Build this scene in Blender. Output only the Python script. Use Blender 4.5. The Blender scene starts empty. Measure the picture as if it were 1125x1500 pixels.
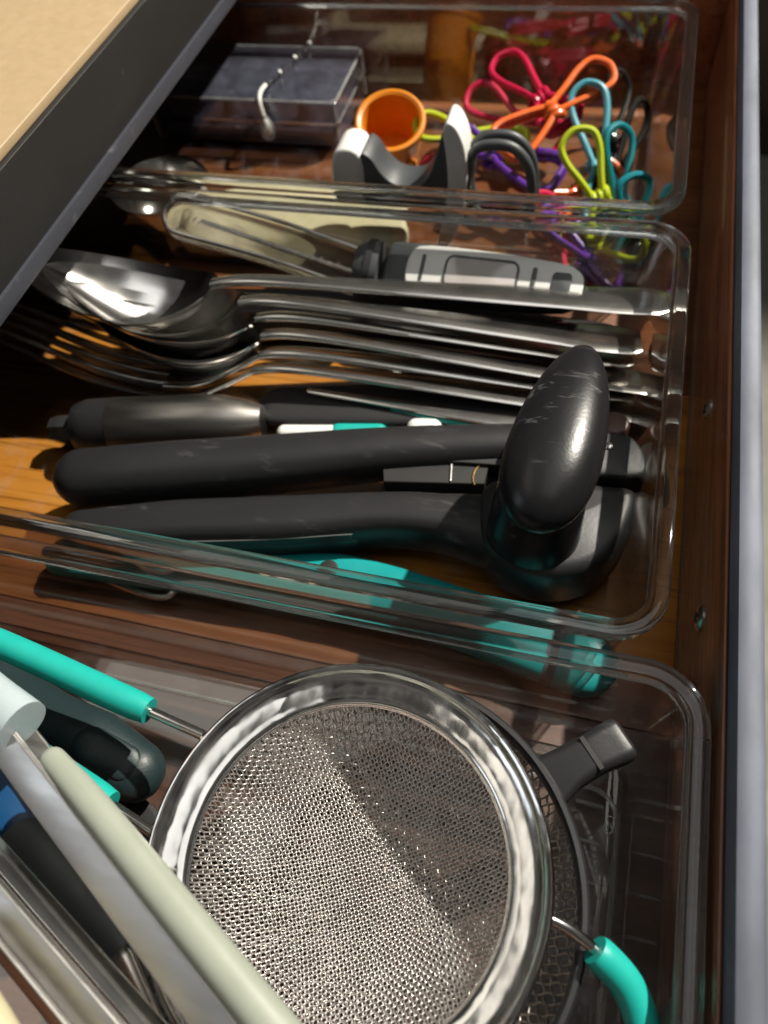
import bpy, bmesh, math, random
import numpy as np
from mathutils import Vector, Matrix, Euler

# ------------------------------------------------------------------ camera, light, exposure
SC = bpy.context.scene
COL = SC.collection
CM = 0.01                                   # everything below is written in centimetres

cam_data = bpy.data.cameras.new("camera")
cam = bpy.data.objects.new("camera", cam_data)
COL.objects.link(cam)
rot = Matrix(((0.963590, -0.157501, 0.216075), (0.248213, 0.827377, -0.503822), (-0.099423, 0.539110, 0.836346)))
cam.matrix_world = Matrix.Translation((0, 0, 22 * CM)) @ rot.to_4x4()
cam_data.sensor_fit = 'HORIZONTAL'
cam_data.sensor_width = 36
cam_data.lens = 34.88
cam_data.clip_start = 0.005
cam_data.clip_end = 50
cam_data.dof.use_dof = True
cam_data.dof.focus_distance = 0.19
cam_data.dof.aperture_fstop = 17
SC.camera = cam

world = bpy.data.worlds.new("World")
SC.world = world
world.use_nodes = True
wn = world.node_tree.nodes
wl = world.node_tree.links
wn.clear()
w_out = wn.new('ShaderNodeOutputWorld')
w_bg = wn.new('ShaderNodeBackground')
w_tc = wn.new('ShaderNodeTexCoord')
w_sep = wn.new('ShaderNodeSeparateXYZ')
w_mp = wn.new('ShaderNodeMapRange')
w_mix = wn.new('ShaderNodeValToRGB')        # a dim room: brown below, grey walls, paler ceiling
w_mp.inputs['From Min'].default_value = -1
w_mp.inputs['From Max'].default_value = 1
cr = w_mix.color_ramp
cr.elements[0].position = 0.30; cr.elements[0].color = (0.10, 0.075, 0.05, 1)
cr.elements[1].position = 0.95; cr.elements[1].color = (0.42, 0.40, 0.37, 1)
e = cr.elements.new(0.6); e.color = (0.22, 0.205, 0.19, 1)
wl.new(w_tc.outputs['Generated'], w_sep.inputs[0])
wl.new(w_sep.outputs['Z'], w_mp.inputs['Value'])
wl.new(w_mp.outputs[0], w_mix.inputs[0])
w_no = wn.new('ShaderNodeTexNoise')          # soft light and dark of a furnished room, all the way round
w_no.inputs['Scale'].default_value = 2.6
w_no.inputs['Detail'].default_value = 3
w_nr = wn.new('ShaderNodeMapRange')
w_nr.inputs['From Min'].default_value = 0.35
w_nr.inputs['From Max'].default_value = 0.65
w_nr.inputs['To Min'].default_value = 0.25
w_nr.inputs['To Max'].default_value = 1.75
w_mu = wn.new('ShaderNodeVectorMath'); w_mu.operation = 'SCALE'
wl.new(w_tc.outputs['Generated'], w_no.inputs['Vector'])
wl.new(w_no.outputs[0], w_nr.inputs[0])
wl.new(w_mix.outputs[0], w_mu.inputs[0])
wl.new(w_nr.outputs[0], w_mu.inputs['Scale'])
wl.new(w_mu.outputs[0], w_bg.inputs[0])
w_bg.inputs[1].default_value = 0.22
wl.new(w_bg.outputs[0], w_out.inputs[0])


def lamp(name, kind, loc, target, energy, color, **kw):
    d = bpy.data.lights.new(name, kind)
    d.energy = energy
    d.color = color
    for k, v in kw.items():
        setattr(d, k, v)
    o = bpy.data.objects.new(name, d)
    COL.objects.link(o)
    o.location = Vector(loc)
    o.rotation_euler = (Vector(target) - Vector(loc)).to_track_quat('-Z', 'Y').to_euler()
    return o


Ldir = Vector((0.6, 0.68, 1.0)).normalized()
lamp("kitchen_spot_lamp", 'SPOT', Ldir * 1.9 + Vector((-0.05, 0.12, 0)), (-0.05, 0.12, 0.0), 345, (1.0, 0.93, 0.82),
     shadow_soft_size=0.018, spot_size=math.radians(70), spot_blend=0.3)
lamp("overhead_fill_lamp", 'AREA', (0.28, 0.30, 1.6), (0.28, 0.30, 0), 3.2, (0.98, 0.97, 0.95), shape='RECTANGLE', size=0.66, size_y=1.2)  # added overhead fill; its reflection brightens the strainer rim
lamp("warm_overhead_fill_lamp", 'AREA', (-0.68, 0.20, 1.6), (-0.68, 0.20, 0), 1.7, (1.0, 0.94, 0.84), shape='RECTANGLE', size=0.40, size_y=1.0)  # added warm fill, set apart so the rim reflects in bands
lamp("cool_side_fill_lamp", 'AREA', (-1.5, -0.7, 1.2), (0, 0.1, 0), 3.0, (0.85, 0.92, 1.0), shape='RECTANGLE', size=0.6, size_y=0.9)  # added bluish side fill, not an actual window

SC.view_settings.view_transform = 'Standard'
SC.view_settings.look = 'None'
SC.view_settings.exposure = 0.0
SC.view_settings.gamma = 1.0
SC.view_settings.use_curve_mapping = False
SC.render.engine = 'CYCLES'
SC.cycles.max_bounces = 20
SC.cycles.transmission_bounces = 14
SC.cycles.glossy_bounces = 8
SC.cycles.diffuse_bounces = 4
SC.cycles.transparent_max_bounces = 48
SC.cycles.caustics_reflective = False
SC.cycles.caustics_refractive = False
SC.cycles.sample_clamp_indirect = 4.0
SC.cycles.use_denoising = True

random.seed(5)
PI = math.pi


# ------------------------------------------------------------------ materials
def new_mat(name):
    m = bpy.data.materials.new(name)
    m.use_nodes = True
    nt = m.node_tree
    nt.nodes.clear()
    out = nt.nodes.new('ShaderNodeOutputMaterial')
    return m, nt, out


def tex_noise(nt, scale, detail=4, stretch=(1, 1, 1), rough=0.6):
    tc = nt.nodes.new('ShaderNodeTexCoord')
    mp = nt.nodes.new('ShaderNodeMapping')
    mp.inputs['Scale'].default_value = stretch
    n = nt.nodes.new('ShaderNodeTexNoise')
    n.inputs['Scale'].default_value = scale
    n.inputs['Detail'].default_value = detail
    n.inputs['Roughness'].default_value = rough
    nt.links.new(tc.outputs['Object'], mp.inputs[0])
    nt.links.new(mp.outputs[0], n.inputs['Vector'])
    return n


def ramp(nt, src, stops):
    r = nt.nodes.new('ShaderNodeValToRGB')
    els = r.color_ramp.elements
    els[0].position, els[0].color = stops[0][0], (*stops[0][1], 1)
    els[1].position, els[1].color = stops[-1][0], (*stops[-1][1], 1)
    for p, c in stops[1:-1]:
        k = els.new(p)
        k.color = (*c, 1)
    nt.links.new(src, r.inputs[0])
    return r


def bump(nt, b, src, strength, dist=0.0004):
    bp = nt.nodes.new('ShaderNodeBump')
    bp.inputs['Strength'].default_value = strength
    bp.inputs['Distance'].default_value = dist
    nt.links.new(src, bp.inputs['Height'])
    nt.links.new(bp.outputs[0], b.inputs['Normal'])


def plain(name, color, rough=0.4, metal=0.0, var=0.12, scale=120, bumpv=0.0, stretch=(1, 1, 1), rvar=0.1, coat=0.0, sss=0.0):
    """Principled surface with a little mottling in colour, gloss and relief."""
    m, nt, out = new_mat(name)
    b = nt.nodes.new('ShaderNodeBsdfPrincipled')
    nt.links.new(b.outputs[0], out.inputs[0])
    n = tex_noise(nt, scale, 5, stretch)
    lo = tuple(c * (1 - var) for c in color)
    hi = tuple(min(1, c * (1 + var)) for c in color)
    r = ramp(nt, n.outputs[0], [(0.3, lo), (0.7, hi)])
    nt.links.new(r.outputs[0], b.inputs['Base Color'])
    rr_ = nt.nodes.new('ShaderNodeMapRange')
    rr_.inputs['From Min'].default_value = 0.3
    rr_.inputs['From Max'].default_value = 0.7
    rr_.inputs['To Min'].default_value = max(0.02, rough - rvar)
    rr_.inputs['To Max'].default_value = min(1, rough + rvar)
    n2 = tex_noise(nt, scale * 0.6, 6, stretch)
    nt.links.new(n2.outputs[0], rr_.inputs[0])
    nt.links.new(rr_.outputs[0], b.inputs['Roughness'])
    b.inputs['Metallic'].default_value = metal
    if coat:
        b.inputs['Coat Weight'].default_value = coat
        b.inputs['Coat Roughness'].default_value = 0.08
    if sss:
        b.inputs['Subsurface Weight'].default_value = sss
        b.inputs['Subsurface Radius'].default_value = (0.004, 0.004, 0.004)
        b.inputs['Subsurface Scale'].default_value = 0.5
    if bumpv:
        bump(nt, b, n2.outputs[0], bumpv)
    return m


def scratched(name, color, rough, scale=260, sc_color=(0.16, 0.16, 0.16), metal=0.0, amount=0.66, bumpv=0.15, spec=0.36):
    """Dark moulded plastic (or steel) with fine pale scuffs and specks of dust."""
    m, nt, out = new_mat(name)
    b = nt.nodes.new('ShaderNodeBsdfPrincipled')
    nt.links.new(b.outputs[0], out.inputs[0])
    n = tex_noise(nt, scale, 3, (0.25, 1, 1))
    a = ramp(nt, n.outputs[0], [(amount, (0, 0, 0)), (amount + 0.1, (1, 1, 1))])
    g = tex_noise(nt, 40, 3)
    mul = nt.nodes.new('ShaderNodeMath'); mul.operation = 'MULTIPLY'
    gr = ramp(nt, g.outputs[0], [(0.45, (0, 0, 0)), (0.7, (0.55, 0.55, 0.55))])
    nt.links.new(a.outputs[0], mul.inputs[0]); nt.links.new(gr.outputs[0], mul.inputs[1])
    mx = nt.nodes.new('ShaderNodeMix'); mx.data_type = 'RGBA'
    mx.inputs[6].default_value = (*color, 1)
    mx.inputs[7].default_value = (*sc_color, 1)
    nt.links.new(mul.outputs[0], mx.inputs[0])
    nt.links.new(mx.outputs[2], b.inputs['Base Color'])
    if not metal:
        b.inputs['Specular IOR Level'].default_value = spec
    fine = tex_noise(nt, 900, 2)
    rm = nt.nodes.new('ShaderNodeMapRange')
    rm.inputs['To Min'].default_value = rough - 0.08
    rm.inputs['To Max'].default_value = rough + 0.12
    nt.links.new(g.outputs[0], rm.inputs[0])
    nt.links.new(rm.outputs[0], b.inputs['Roughness'])
    b.inputs['Metallic'].default_value = metal
    bump(nt, b, fine.outputs[0], bumpv, 0.0002)
    return m


def wood(name, dark, mid, light, axis='X', gloss=0.35):
    m, nt, out = new_mat(name)
    b = nt.nodes.new('ShaderNodeBsdfPrincipled')
    nt.links.new(b.outputs[0], out.inputs[0])
    st = {'X': (0.06, 1, 1), 'Y': (1, 0.06, 1)}[axis]
    n1 = tex_noise(nt, 130, 6, st, 0.65)
    n2 = tex_noise(nt, 24, 4, {'X': (0.16, 1, 1), 'Y': (1, 0.16, 1)}[axis])
    n3 = tex_noise(nt, 520, 3, {'X': (0.03, 1, 1), 'Y': (1, 0.03, 1)}[axis])
    add = nt.nodes.new('ShaderNodeMath'); add.operation = 'MULTIPLY_ADD'
    add.inputs[1].default_value = 0.5
    nt.links.new(n2.outputs[0], add.inputs[0])
    h = nt.nodes.new('ShaderNodeMath'); h.operation = 'MULTIPLY'; h.inputs[1].default_value = 0.5
    nt.links.new(n1.outputs[0], h.inputs[0])
    nt.links.new(h.outputs[0], add.inputs[2])
    r = ramp(nt, add.outputs[0], [(0.36, dark), (0.48, mid), (0.64, light)])
    pores = ramp(nt, n3.outputs[0], [(0.34, (0.45, 0.40, 0.36)), (0.46, (1, 1, 1))])
    mx = nt.nodes.new('ShaderNodeMix'); mx.data_type = 'RGBA'; mx.blend_type = 'MULTIPLY'
    mx.inputs[0].default_value = 0.8
    nt.links.new(r.outputs[0], mx.inputs[6]); nt.links.new(pores.outputs[0], mx.inputs[7])
    nt.links.new(mx.outputs[2], b.inputs['Base Color'])
    b.inputs['Roughness'].default_value = gloss
    bump(nt, b, n3.outputs[0], 0.3, 0.0003)
    return m


def clear_sheet(name, tint=(0.95, 0.96, 0.95), ior=1.49, rough=0.03, haze=0.03, boost=1.0, lo=0.0, dust=(0.55, 0.56, 0.55)):
    """Thin clear plastic: lets light straight through, mirrors by Fresnel, a little scuffed."""
    m, nt, out = new_mat(name)
    t = nt.nodes.new('ShaderNodeBsdfTransparent')
    t.inputs[0].default_value = (*tint, 1)
    g = nt.nodes.new('ShaderNodeBsdfGlossy')
    g.inputs['Color'].default_value = (1, 1, 1, 1)
    g.inputs['Roughness'].default_value = rough
    d = nt.nodes.new('ShaderNodeBsdfDiffuse')
    d.inputs[0].default_value = (*dust, 1)
    # Schlick reflectance from the facing angle, the same from either side of the sheet
    ge = nt.nodes.new('ShaderNodeNewGeometry')
    dt = nt.nodes.new('ShaderNodeVectorMath'); dt.operation = 'DOT_PRODUCT'
    nt.links.new(ge.outputs['Incoming'], dt.inputs[0]); nt.links.new(ge.outputs['Normal'], dt.inputs[1])
    def math_node(op, a, b=None):
        k = nt.nodes.new('ShaderNodeMath'); k.operation = op
        for i, v in enumerate((a, b)):
            if v is None:
                continue
            if isinstance(v, (int, float)):
                k.inputs[i].default_value = v
            else:
                nt.links.new(v, k.inputs[i])
        return k.outputs[0]
    f0 = ((ior - 1) / (ior + 1)) ** 2
    p5 = math_node('POWER', math_node('SUBTRACT', 1.0, math_node('ABSOLUTE', dt.outputs['Value'])), 5.0)
    refl = math_node('MULTIPLY', math_node('ADD', math_node('MULTIPLY', p5, 1 - f0), f0), boost)
    n = tex_noise(nt, 45, 5)
    bp = nt.nodes.new('ShaderNodeBump'); bp.inputs['Strength'].default_value = 0.03; bp.inputs['Distance'].default_value = 0.001
    nt.links.new(n.outputs[0], bp.inputs['Height'])
    nt.links.new(bp.outputs[0], g.inputs['Normal'])
    hz = tex_noise(nt, 90, 6)
    hr = ramp(nt, hz.outputs[0], [(0.42 if lo else 0.5, (lo, lo, lo)), (0.78, (haze, haze, haze))])
    m1 = nt.nodes.new('ShaderNodeMixShader'); m2 = nt.nodes.new('ShaderNodeMixShader')
    nt.links.new(hr.outputs[0], m1.inputs[0]); nt.links.new(t.outputs[0], m1.inputs[1]); nt.links.new(d.outputs[0], m1.inputs[2])
    nt.links.new(refl, m2.inputs[0]); nt.links.new(m1.outputs[0], m2.inputs[1]); nt.links.new(g.outputs[0], m2.inputs[2])
    nt.links.new(m2.outputs[0], out.inputs[0])
    return m


def solid_glass(name, tint=(0.93, 0.95, 0.93), rough=0.02, pass_through=0.0, scuff=0.0):
    m, nt, out = new_mat(name)
    b = nt.nodes.new('ShaderNodeBsdfPrincipled')
    b.inputs['Base Color'].default_value = (*tint, 1)
    b.inputs['Transmission Weight'].default_value = 1
    b.inputs['IOR'].default_value = 1.49
    n = tex_noise(nt, 60, 3, (0.3, 0.3, 1))
    rm = nt.nodes.new('ShaderNodeMapRange')
    rm.inputs['To Min'].default_value = rough * 0.5
    rm.inputs['To Max'].default_value = rough * 2.5
    nt.links.new(n.outputs[0], rm.inputs[0]); nt.links.new(rm.outputs[0], b.inputs['Roughness'])
    bump(nt, b, n.outputs[0], 0.12, 0.0006)
    if pass_through:
        t = nt.nodes.new('ShaderNodeBsdfTransparent'); t.inputs[0].default_value = (*tint, 1)
        mx = nt.nodes.new('ShaderNodeMixShader'); mx.inputs[0].default_value = pass_through
        nt.links.new(b.outputs[0], mx.inputs[1]); nt.links.new(t.outputs[0], mx.inputs[2])
        last = mx
        if scuff:
            d = nt.nodes.new('ShaderNodeBsdfDiffuse'); d.inputs[0].default_value = (0.6, 0.62, 0.6, 1)
            sn = tex_noise(nt, 240, 5, (0.3, 0.3, 1))
            sr_ = ramp(nt, sn.outputs[0], [(0.35, (scuff * 0.5,) * 3), (0.72, (scuff * 3,) * 3)])
            last = nt.nodes.new('ShaderNodeMixShader')
            nt.links.new(sr_.outputs[0], last.inputs[0])
            nt.links.new(mx.outputs[0], last.inputs[1]); nt.links.new(d.outputs[0], last.inputs[2])
        nt.links.new(last.outputs[0], out.inputs[0])
    else:
        nt.links.new(b.outputs[0], out.inputs[0])
    return m


M_plank_shade = wood("dark_red_shaded_wood", (0.035, 0.013, 0.008), (0.075, 0.030, 0.018), (0.125, 0.052, 0.032), 'X', 0.36)  # wood colour deepened to carry the shade on the near floor
M_plank_dim = wood("red_brown_dimmed_wood", (0.085, 0.028, 0.010), (0.16, 0.055, 0.018), (0.23, 0.085, 0.03), 'X', 0.34)  # wood colour toned down, with some floor shade put into it
M_floor = wood("oiled_wood_board", (0.32, 0.115, 0.018), (0.49, 0.190, 0.027), (0.58, 0.25, 0.043), 'X', 0.33)
M_board = wood("dark_stained_wood", (0.15, 0.050, 0.020), (0.33, 0.115, 0.046), (0.48, 0.20, 0.09), 'Y', 0.27)
M_strip = scratched("slate_edge_strip", (0.045, 0.048, 0.062), 0.5, 200, (0.2, 0.2, 0.23), amount=0.6)
M_panel = plain("blue_grey_painted_board", (0.100, 0.112, 0.145), 0.62, var=0.36, scale=60, bumpv=0.25, stretch=(1, 0.35, 1))
M_edge = scratched("black_laminate_edge", (0.011, 0.011, 0.0105), 0.55, 200, (0.08, 0.08, 0.08), amount=0.66)
M_cream = plain("cream_laminate", (0.365, 0.268, 0.155), 0.5, var=0.05, scale=300, bumpv=0.06)
M_lino = plain("olive_grey_floor", (0.16, 0.16, 0.13), 0.6, scale=30)
M_sheet = clear_sheet("clear_tray_sheet", (0.955, 0.962, 0.955), haze=0.07, boost=1.5)
M_rim = solid_glass("clear_tray_rim", (0.94, 0.965, 0.95), 0.006, 0.13)
M_box = clear_sheet("clear_box_sheet", (0.80, 0.80, 0.87), haze=0.11, rough=0.08, boost=2.0, lo=0.045, dust=(0.45, 0.48, 0.62))
M_ridge = clear_sheet("moulded_ridge_plastic", haze=0.5, rough=0.1, boost=2.0, lo=0.22)
M_bead = solid_glass("clear_bead_plastic", (0.97, 0.97, 0.97), 0.04)
M_black = scratched("black_soft_plastic", (0.015, 0.015, 0.016), 0.40, 300, (0.12, 0.12, 0.12), amount=0.585)
M_knob = scratched("black_gloss_plastic", (0.009, 0.009, 0.010), 0.27, 340, (0.20, 0.20, 0.20), amount=0.60, spec=0.27)
M_black2 = scratched("black_matt_plastic", (0.018, 0.018, 0.019), 0.5, 300)
M_hole = plain("black_recess_plastic", (0.006, 0.006, 0.006), 0.6)
M_steel = scratched("polished_steel", (0.66, 0.65, 0.63), 0.13, 300, (0.45, 0.44, 0.42), 1.0, 0.6, 0.03)
M_cutlery = scratched("worn_cutlery_steel", (0.62, 0.60, 0.57), 0.20, 320, (0.42, 0.40, 0.37), 1.0, 0.55, 0.06)
def rim_steel():
    """Pressed polished steel: slightly wavy mirror with fine scratches and smears."""
    m, nt, out = new_mat("mirror_rim_steel")
    b = nt.nodes.new('ShaderNodeBsdfPrincipled')
    b.inputs['Metallic'].default_value = 1
    nt.links.new(b.outputs[0], out.inputs[0])
    g = tex_noise(nt, 55, 5)
    r = ramp(nt, g.outputs[0], [(0.3, (0.62, 0.60, 0.56)), (0.65, (0.76, 0.75, 0.73))])
    nt.links.new(r.outputs[0], b.inputs['Base Color'])
    sm = tex_noise(nt, 160, 6, (1, 0.25, 1))
    rr2 = ramp(nt, sm.outputs[0], [(0.35, (0.05, 0.05, 0.05)), (0.75, (0.30, 0.30, 0.30))])
    nt.links.new(rr2.outputs[0], b.inputs['Roughness'])
    wv = tex_noise(nt, 45, 3)
    bump(nt, b, wv.outputs[0], 0.35, 0.0022)
    return m


M_rimsteel = rim_steel()
M_brushed = plain("brushed_steel", (0.56, 0.545, 0.52), 0.40, 1.0, var=0.08, scale=300, stretch=(0.05, 1, 1), bumpv=0.03)
M_wire = plain("mesh_wire_steel", (0.62, 0.595, 0.58), 0.47, 1.0, var=0.1, scale=200)
M_wire2 = plain("dull_mesh_wire", (0.45, 0.42, 0.38), 0.35, 1.0, var=0.1, scale=200)
M_tealh = plain("teal_silicone", (0.008, 0.34, 0.29), 0.42, var=0.05, scale=160, rvar=0.06)
M_teald = plain("teal_hard_plastic", (0.008, 0.24, 0.24), 0.33, var=0.06, scale=90)
M_sage = plain("pale_sage_silicone", (0.265, 0.29, 0.24), 0.45, var=0.04, scale=140, sss=0.15)
M_pale = plain("pale_blue_plastic", (0.36, 0.43, 0.45), 0.35, var=0.04, scale=140, sss=0.1)
M_blue = plain("blue_plastic", (0.004, 0.05, 0.14), 0.4, var=0.06)
M_green = scratched("green_black_rubber", (0.012, 0.024, 0.026), 0.42, 300, (0.07, 0.08, 0.08), amount=0.6, bumpv=0.35)
M_smoke = plain("smoky_grey_silicone", (0.085, 0.095, 0.088), 0.38, var=0.1)
M_orange = plain("orange_plastic", (0.60, 0.20, 0.008), 0.38, var=0.05, sss=0.1)
M_white = plain("white_plastic", (0.68, 0.68, 0.65), 0.35, var=0.04)
M_char = plain("charcoal_rubber", (0.045, 0.05, 0.053), 0.45, var=0.08)
M_pcream = plain("cream_silicone", (0.46, 0.42, 0.27), 0.5, var=0.05, sss=0.1)
M_frost = solid_glass("frosted_clear_plastic", (0.95, 0.95, 0.94), 0.05, 0.3)
M_lcd = plain("grey_display_window", (0.44, 0.41, 0.39), 0.14, var=0.1, scale=30, coat=0.6)
M_red = solid_glass("dark_red_glass", (0.25, 0.02, 0.03))
M_rust = plain("brown_bolt_cap", (0.07, 0.03, 0.022), 0.4)
VINYL = {
    'crimson': plain("crimson_vinyl", (0.42, 0.008, 0.045), 0.26, var=0.04),
    'orange': plain("orange_vinyl", (0.60, 0.11, 0.02), 0.26, var=0.04),
    'light blue': plain("light_blue_vinyl", (0.07, 0.28, 0.34), 0.26, var=0.04),
    'lime': plain("lime_vinyl", (0.36, 0.43, 0.012), 0.26, var=0.04),
    'purple': plain("purple_vinyl", (0.095, 0.025, 0.25), 0.26, var=0.04),
    'teal': plain("teal_vinyl", (0.006, 0.15, 0.18), 0.26, var=0.04),
    'black': plain("black_vinyl", (0.012, 0.011, 0.010), 0.25, var=0.04),
}

# ------------------------------------------------------------------ mesh helpers (cm)
ORG = {}


def thing(name, label, cat, loc=(0, 0, 0), group=None, rotm=None):
    o = bpy.data.objects.new(name, None)
    COL.objects.link(o)
    o.empty_display_size = 0.01
    o.location = Vector(loc) * CM
    if rotm is not None:
        o.rotation_euler = rotm.to_euler()
    o['label'] = label
    o['category'] = cat
    if group:
        o['group'] = group
    ORG[o.name] = Vector(loc) if rotm is None else Vector((0, 0, 0))
    return o


def obj(name, vf, m, parent=None, smooth=40, kind=None, label=None, local=False):
    """One mesh object. Coordinates are scene centimetres, or the thing's own frame for a posed thing."""
    V, F = vf
    org = ORG.get(parent.name, Vector((0, 0, 0))) if parent else Vector((0, 0, 0))
    me = bpy.data.meshes.new(name)
    me.from_pydata([((v[0] - org[0]) * CM, (v[1] - org[1]) * CM, (v[2] - org[2]) * CM) for v in V], [], F)
    me.validate()
    bm = bmesh.new()
    bm.from_mesh(me)
    bmesh.ops.recalc_face_normals(bm, faces=bm.faces)
    bm.to_mesh(me)
    bm.free()
    if smooth:
        me.shade_smooth()
        if smooth < 180:
            me.set_sharp_from_angle(angle=math.radians(smooth))
    me.materials.append(m)
    o = bpy.data.objects.new(name, me)
    COL.objects.link(o)
    if parent:
        o.parent = parent
        ORG[o.name] = org
    if kind:
        o['kind'] = kind
    if label:
        o['label'] = label
    return o


def join(*vfs):
    V, F = [], []
    for v, f in vfs:
        k = len(V)
        V += list(v)
        F += [tuple(i + k for i in q) for q in f]
    return V, F


def loft(loops, cap0=True, cap1=True, closed=False):
    n = len(loops[0])
    V = [p for l in loops for p in l]
    F = []
    L = len(loops)
    for i in range(L if closed else L - 1):
        a, b = i * n, ((i + 1) % L) * n
        for j in range(n):
            F.append((a + j, a + (j + 1) % n, b + (j + 1) % n, b + j))
    if not closed:
        if cap0:
            F.append(tuple(range(n))[::-1])
        if cap1:
            F.append(tuple((L - 1) * n + j for j in range(n)))
    return V, F


def spline(pts, k=6, closed=False):
    """Catmull-Rom through the points."""
    P = [Vector(p) for p in pts]
    n = len(P)
    out = []
    for i in range(n if closed else n - 1):
        p1, p2 = P[i], P[(i + 1) % n]
        p0 = P[(i - 1) % n] if closed or i > 0 else p1 * 2 - p2
        p3 = P[(i + 2) % n] if closed or i + 2 < n else p2 * 2 - p1
        for s in range(k):
            t = s / k
            out.append(0.5 * ((2 * p1) + (p2 - p0) * t + (2 * p0 - 5 * p1 + 4 * p2 - p3) * t * t + (3 * p1 - p0 - 3 * p2 + p3) * t ** 3))
    if not closed:
        out.append(P[-1])
    return out


def lerp_list(vals, n):
    """Resample a list of numbers or tuples to n entries."""
    arr = np.array(vals, float)
    x = np.linspace(0, 1, len(vals))
    q = np.linspace(0, 1, n)
    if arr.ndim == 1:
        return [float(v) for v in np.interp(q, x, arr)]
    return [tuple(float(np.interp(t, x, arr[:, c])) for c in range(arr.shape[1])) for t in q]


def tube(path, r, n=10, closed=False, caps=True):
    P = [Vector(p) for p in path]
    L = len(P)
    rs = [r] * L if not isinstance(r, (list, tuple)) else lerp_list(r, L)
    T = []
    for i in range(L):
        a = P[(i - 1) % L] if closed or i > 0 else P[i]
        b = P[(i + 1) % L] if closed or i < L - 1 else P[i]
        T.append((b - a).normalized())
    up = Vector((0, 0, 1)) if abs(T[0].z) < 0.9 else Vector((1, 0, 0))
    N = [(up - T[0] * up.dot(T[0])).normalized()]
    for i in range(1, L):
        v = N[-1] - T[i] * N[-1].dot(T[i])
        N.append(v.normalized() if v.length > 1e-6 else N[-1])
    loops = []
    for i in range(L):
        B = T[i].cross(N[i])
        loops.append([P[i] + (N[i] * math.cos(2 * PI * j / n) + B * math.sin(2 * PI * j / n)) * rs[i] for j in range(n)])
    return loft(loops, caps, caps, closed)


def sweep(path, sections, up=(0, 0, 1), round_ends=0):
    """Loft closed 2-D sections (side, up) along a path; sections resampled by the caller to len(path)."""
    P = [Vector(p) for p in path]
    L = len(P)
    U = Vector(up)
    loops = []
    for i in range(L):
        T = (P[min(i + 1, L - 1)] - P[max(i - 1, 0)]).normalized()
        S = T.cross(U).normalized()
        W = S.cross(T)
        loops.append([P[i] + S * a + W * b for a, b in sections[i]])
    return loft(loops)


def ell(a, b, n=20, p=2.0):
    """Super-ellipse section."""
    out = []
    for j in range(n):
        c, s = math.cos(2 * PI * j / n), math.sin(2 * PI * j / n)
        out.append((a * math.copysign(abs(c) ** (2 / p), c), b * math.copysign(abs(s) ** (2 / p), s)))
    return out


def bar(pts, widths, heights, k=8, p=2.4, n=24, r0=True, r1=True, up=(0, 0, 1)):
    """A handle: spline path, super-elliptic section of varying half width and half height, rounded ends."""
    path = spline(pts, k)
    L = len(path)
    w, h = lerp_list(widths, L), lerp_list(heights, L)
    ext0, ext1 = [], []
    if r0:
        d = (path[0] - path[1]).normalized()
        for t in (0.98, 0.9, 0.75, 0.5, 0.25):
            ext0.append((path[0] + d * w[0] * t, math.sqrt(1 - t * t)))
    if r1:
        d = (path[-1] - path[-2]).normalized()
        for t in (0.25, 0.5, 0.75, 0.9, 0.98):
            ext1.append((path[-1] + d * w[-1] * t, math.sqrt(1 - t * t)))
    full = [q for q, _ in ext0] + path + [q for q, _ in ext1]
    secs = [ell(w[0] * s, h[0] * s, n, p) for _, s in ext0] + [ell(w[i], h[i], n, p) for i in range(L)] + [ell(w[-1] * s, h[-1] * s, n, p) for _, s in ext1]
    return sweep(full, secs, up)


def lathe(prof, n=48, c=(0, 0, 0), closed=False):
    loops = []
    for r, z in prof:
        loops.append([(c[0] + r * math.cos(2 * PI * j / n), c[1] + r * math.sin(2 * PI * j / n), c[2] + z) for j in range(n)])
    return loft(loops, not closed, not closed, closed)


def rrect(x0, x1, y0, y1, r, n=8):
    out = []
    for cx, cy, a0 in ((x1 - r, y1 - r, 0), (x0 + r, y1 - r, 90), (x0 + r, y0 + r, 180), (x1 - r, y0 + r, 270)):
        for k in range(n + 1):
            a = math.radians(a0 + 90 * k / n)
            out.append((cx + r * math.cos(a), cy + r * math.sin(a)))
    return out


def chaikin(pts, it=2):
    P = [Vector(p) for p in pts]
    for _ in range(it):
        Q = []
        for i in range(len(P)):
            a, b = P[i], P[(i + 1) % len(P)]
            Q += [a * 0.75 + b * 0.25, a * 0.25 + b * 0.75]
        P = Q
    return [tuple(p) for p in P]


def inset(pts, d):
    P = [Vector(p) for p in pts]
    n = len(P)
    area = sum(P[i].x * P[(i + 1) % n].y - P[(i + 1) % n].x * P[i].y for i in range(n))
    sg = 1 if area > 0 else -1
    out = []
    for i in range(n):
        t = (P[(i + 1) % n] - P[i - 1])
        nrm = Vector((-t.y, t.x)) * sg
        out.append(tuple(P[i] + nrm.normalized() * d) if nrm.length > 1e-9 else tuple(P[i]))
    return out


def prism(outline, z0, z1, bev=0.08, f=None):
    """Outline in 2-D raised from z0 to z1 with rounded edges; f maps (a, b, height) into the scene."""
    f = f or (lambda a, b, h: (a, b, h))
    levels = []
    for t in (0, 30, 60, 90):
        levels.append((bev * (1 - math.sin(math.radians(t))), z0 + bev * (1 - math.cos(math.radians(t)))))
    for t in (90, 60, 30, 0):
        levels.append((bev * (1 - math.sin(math.radians(t))), z1 - bev * (1 - math.cos(math.radians(t)))))
    return loft([[f(a, b, z) for a, b in inset(outline, d)] for d, z in levels])


def box(x0, x1, y0, y1, z0, z1, bev=0.05, r=0.05):
    return prism(rrect(x0, x1, y0, y1, max(r, 0.01), 3), z0, z1, bev)


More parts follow.
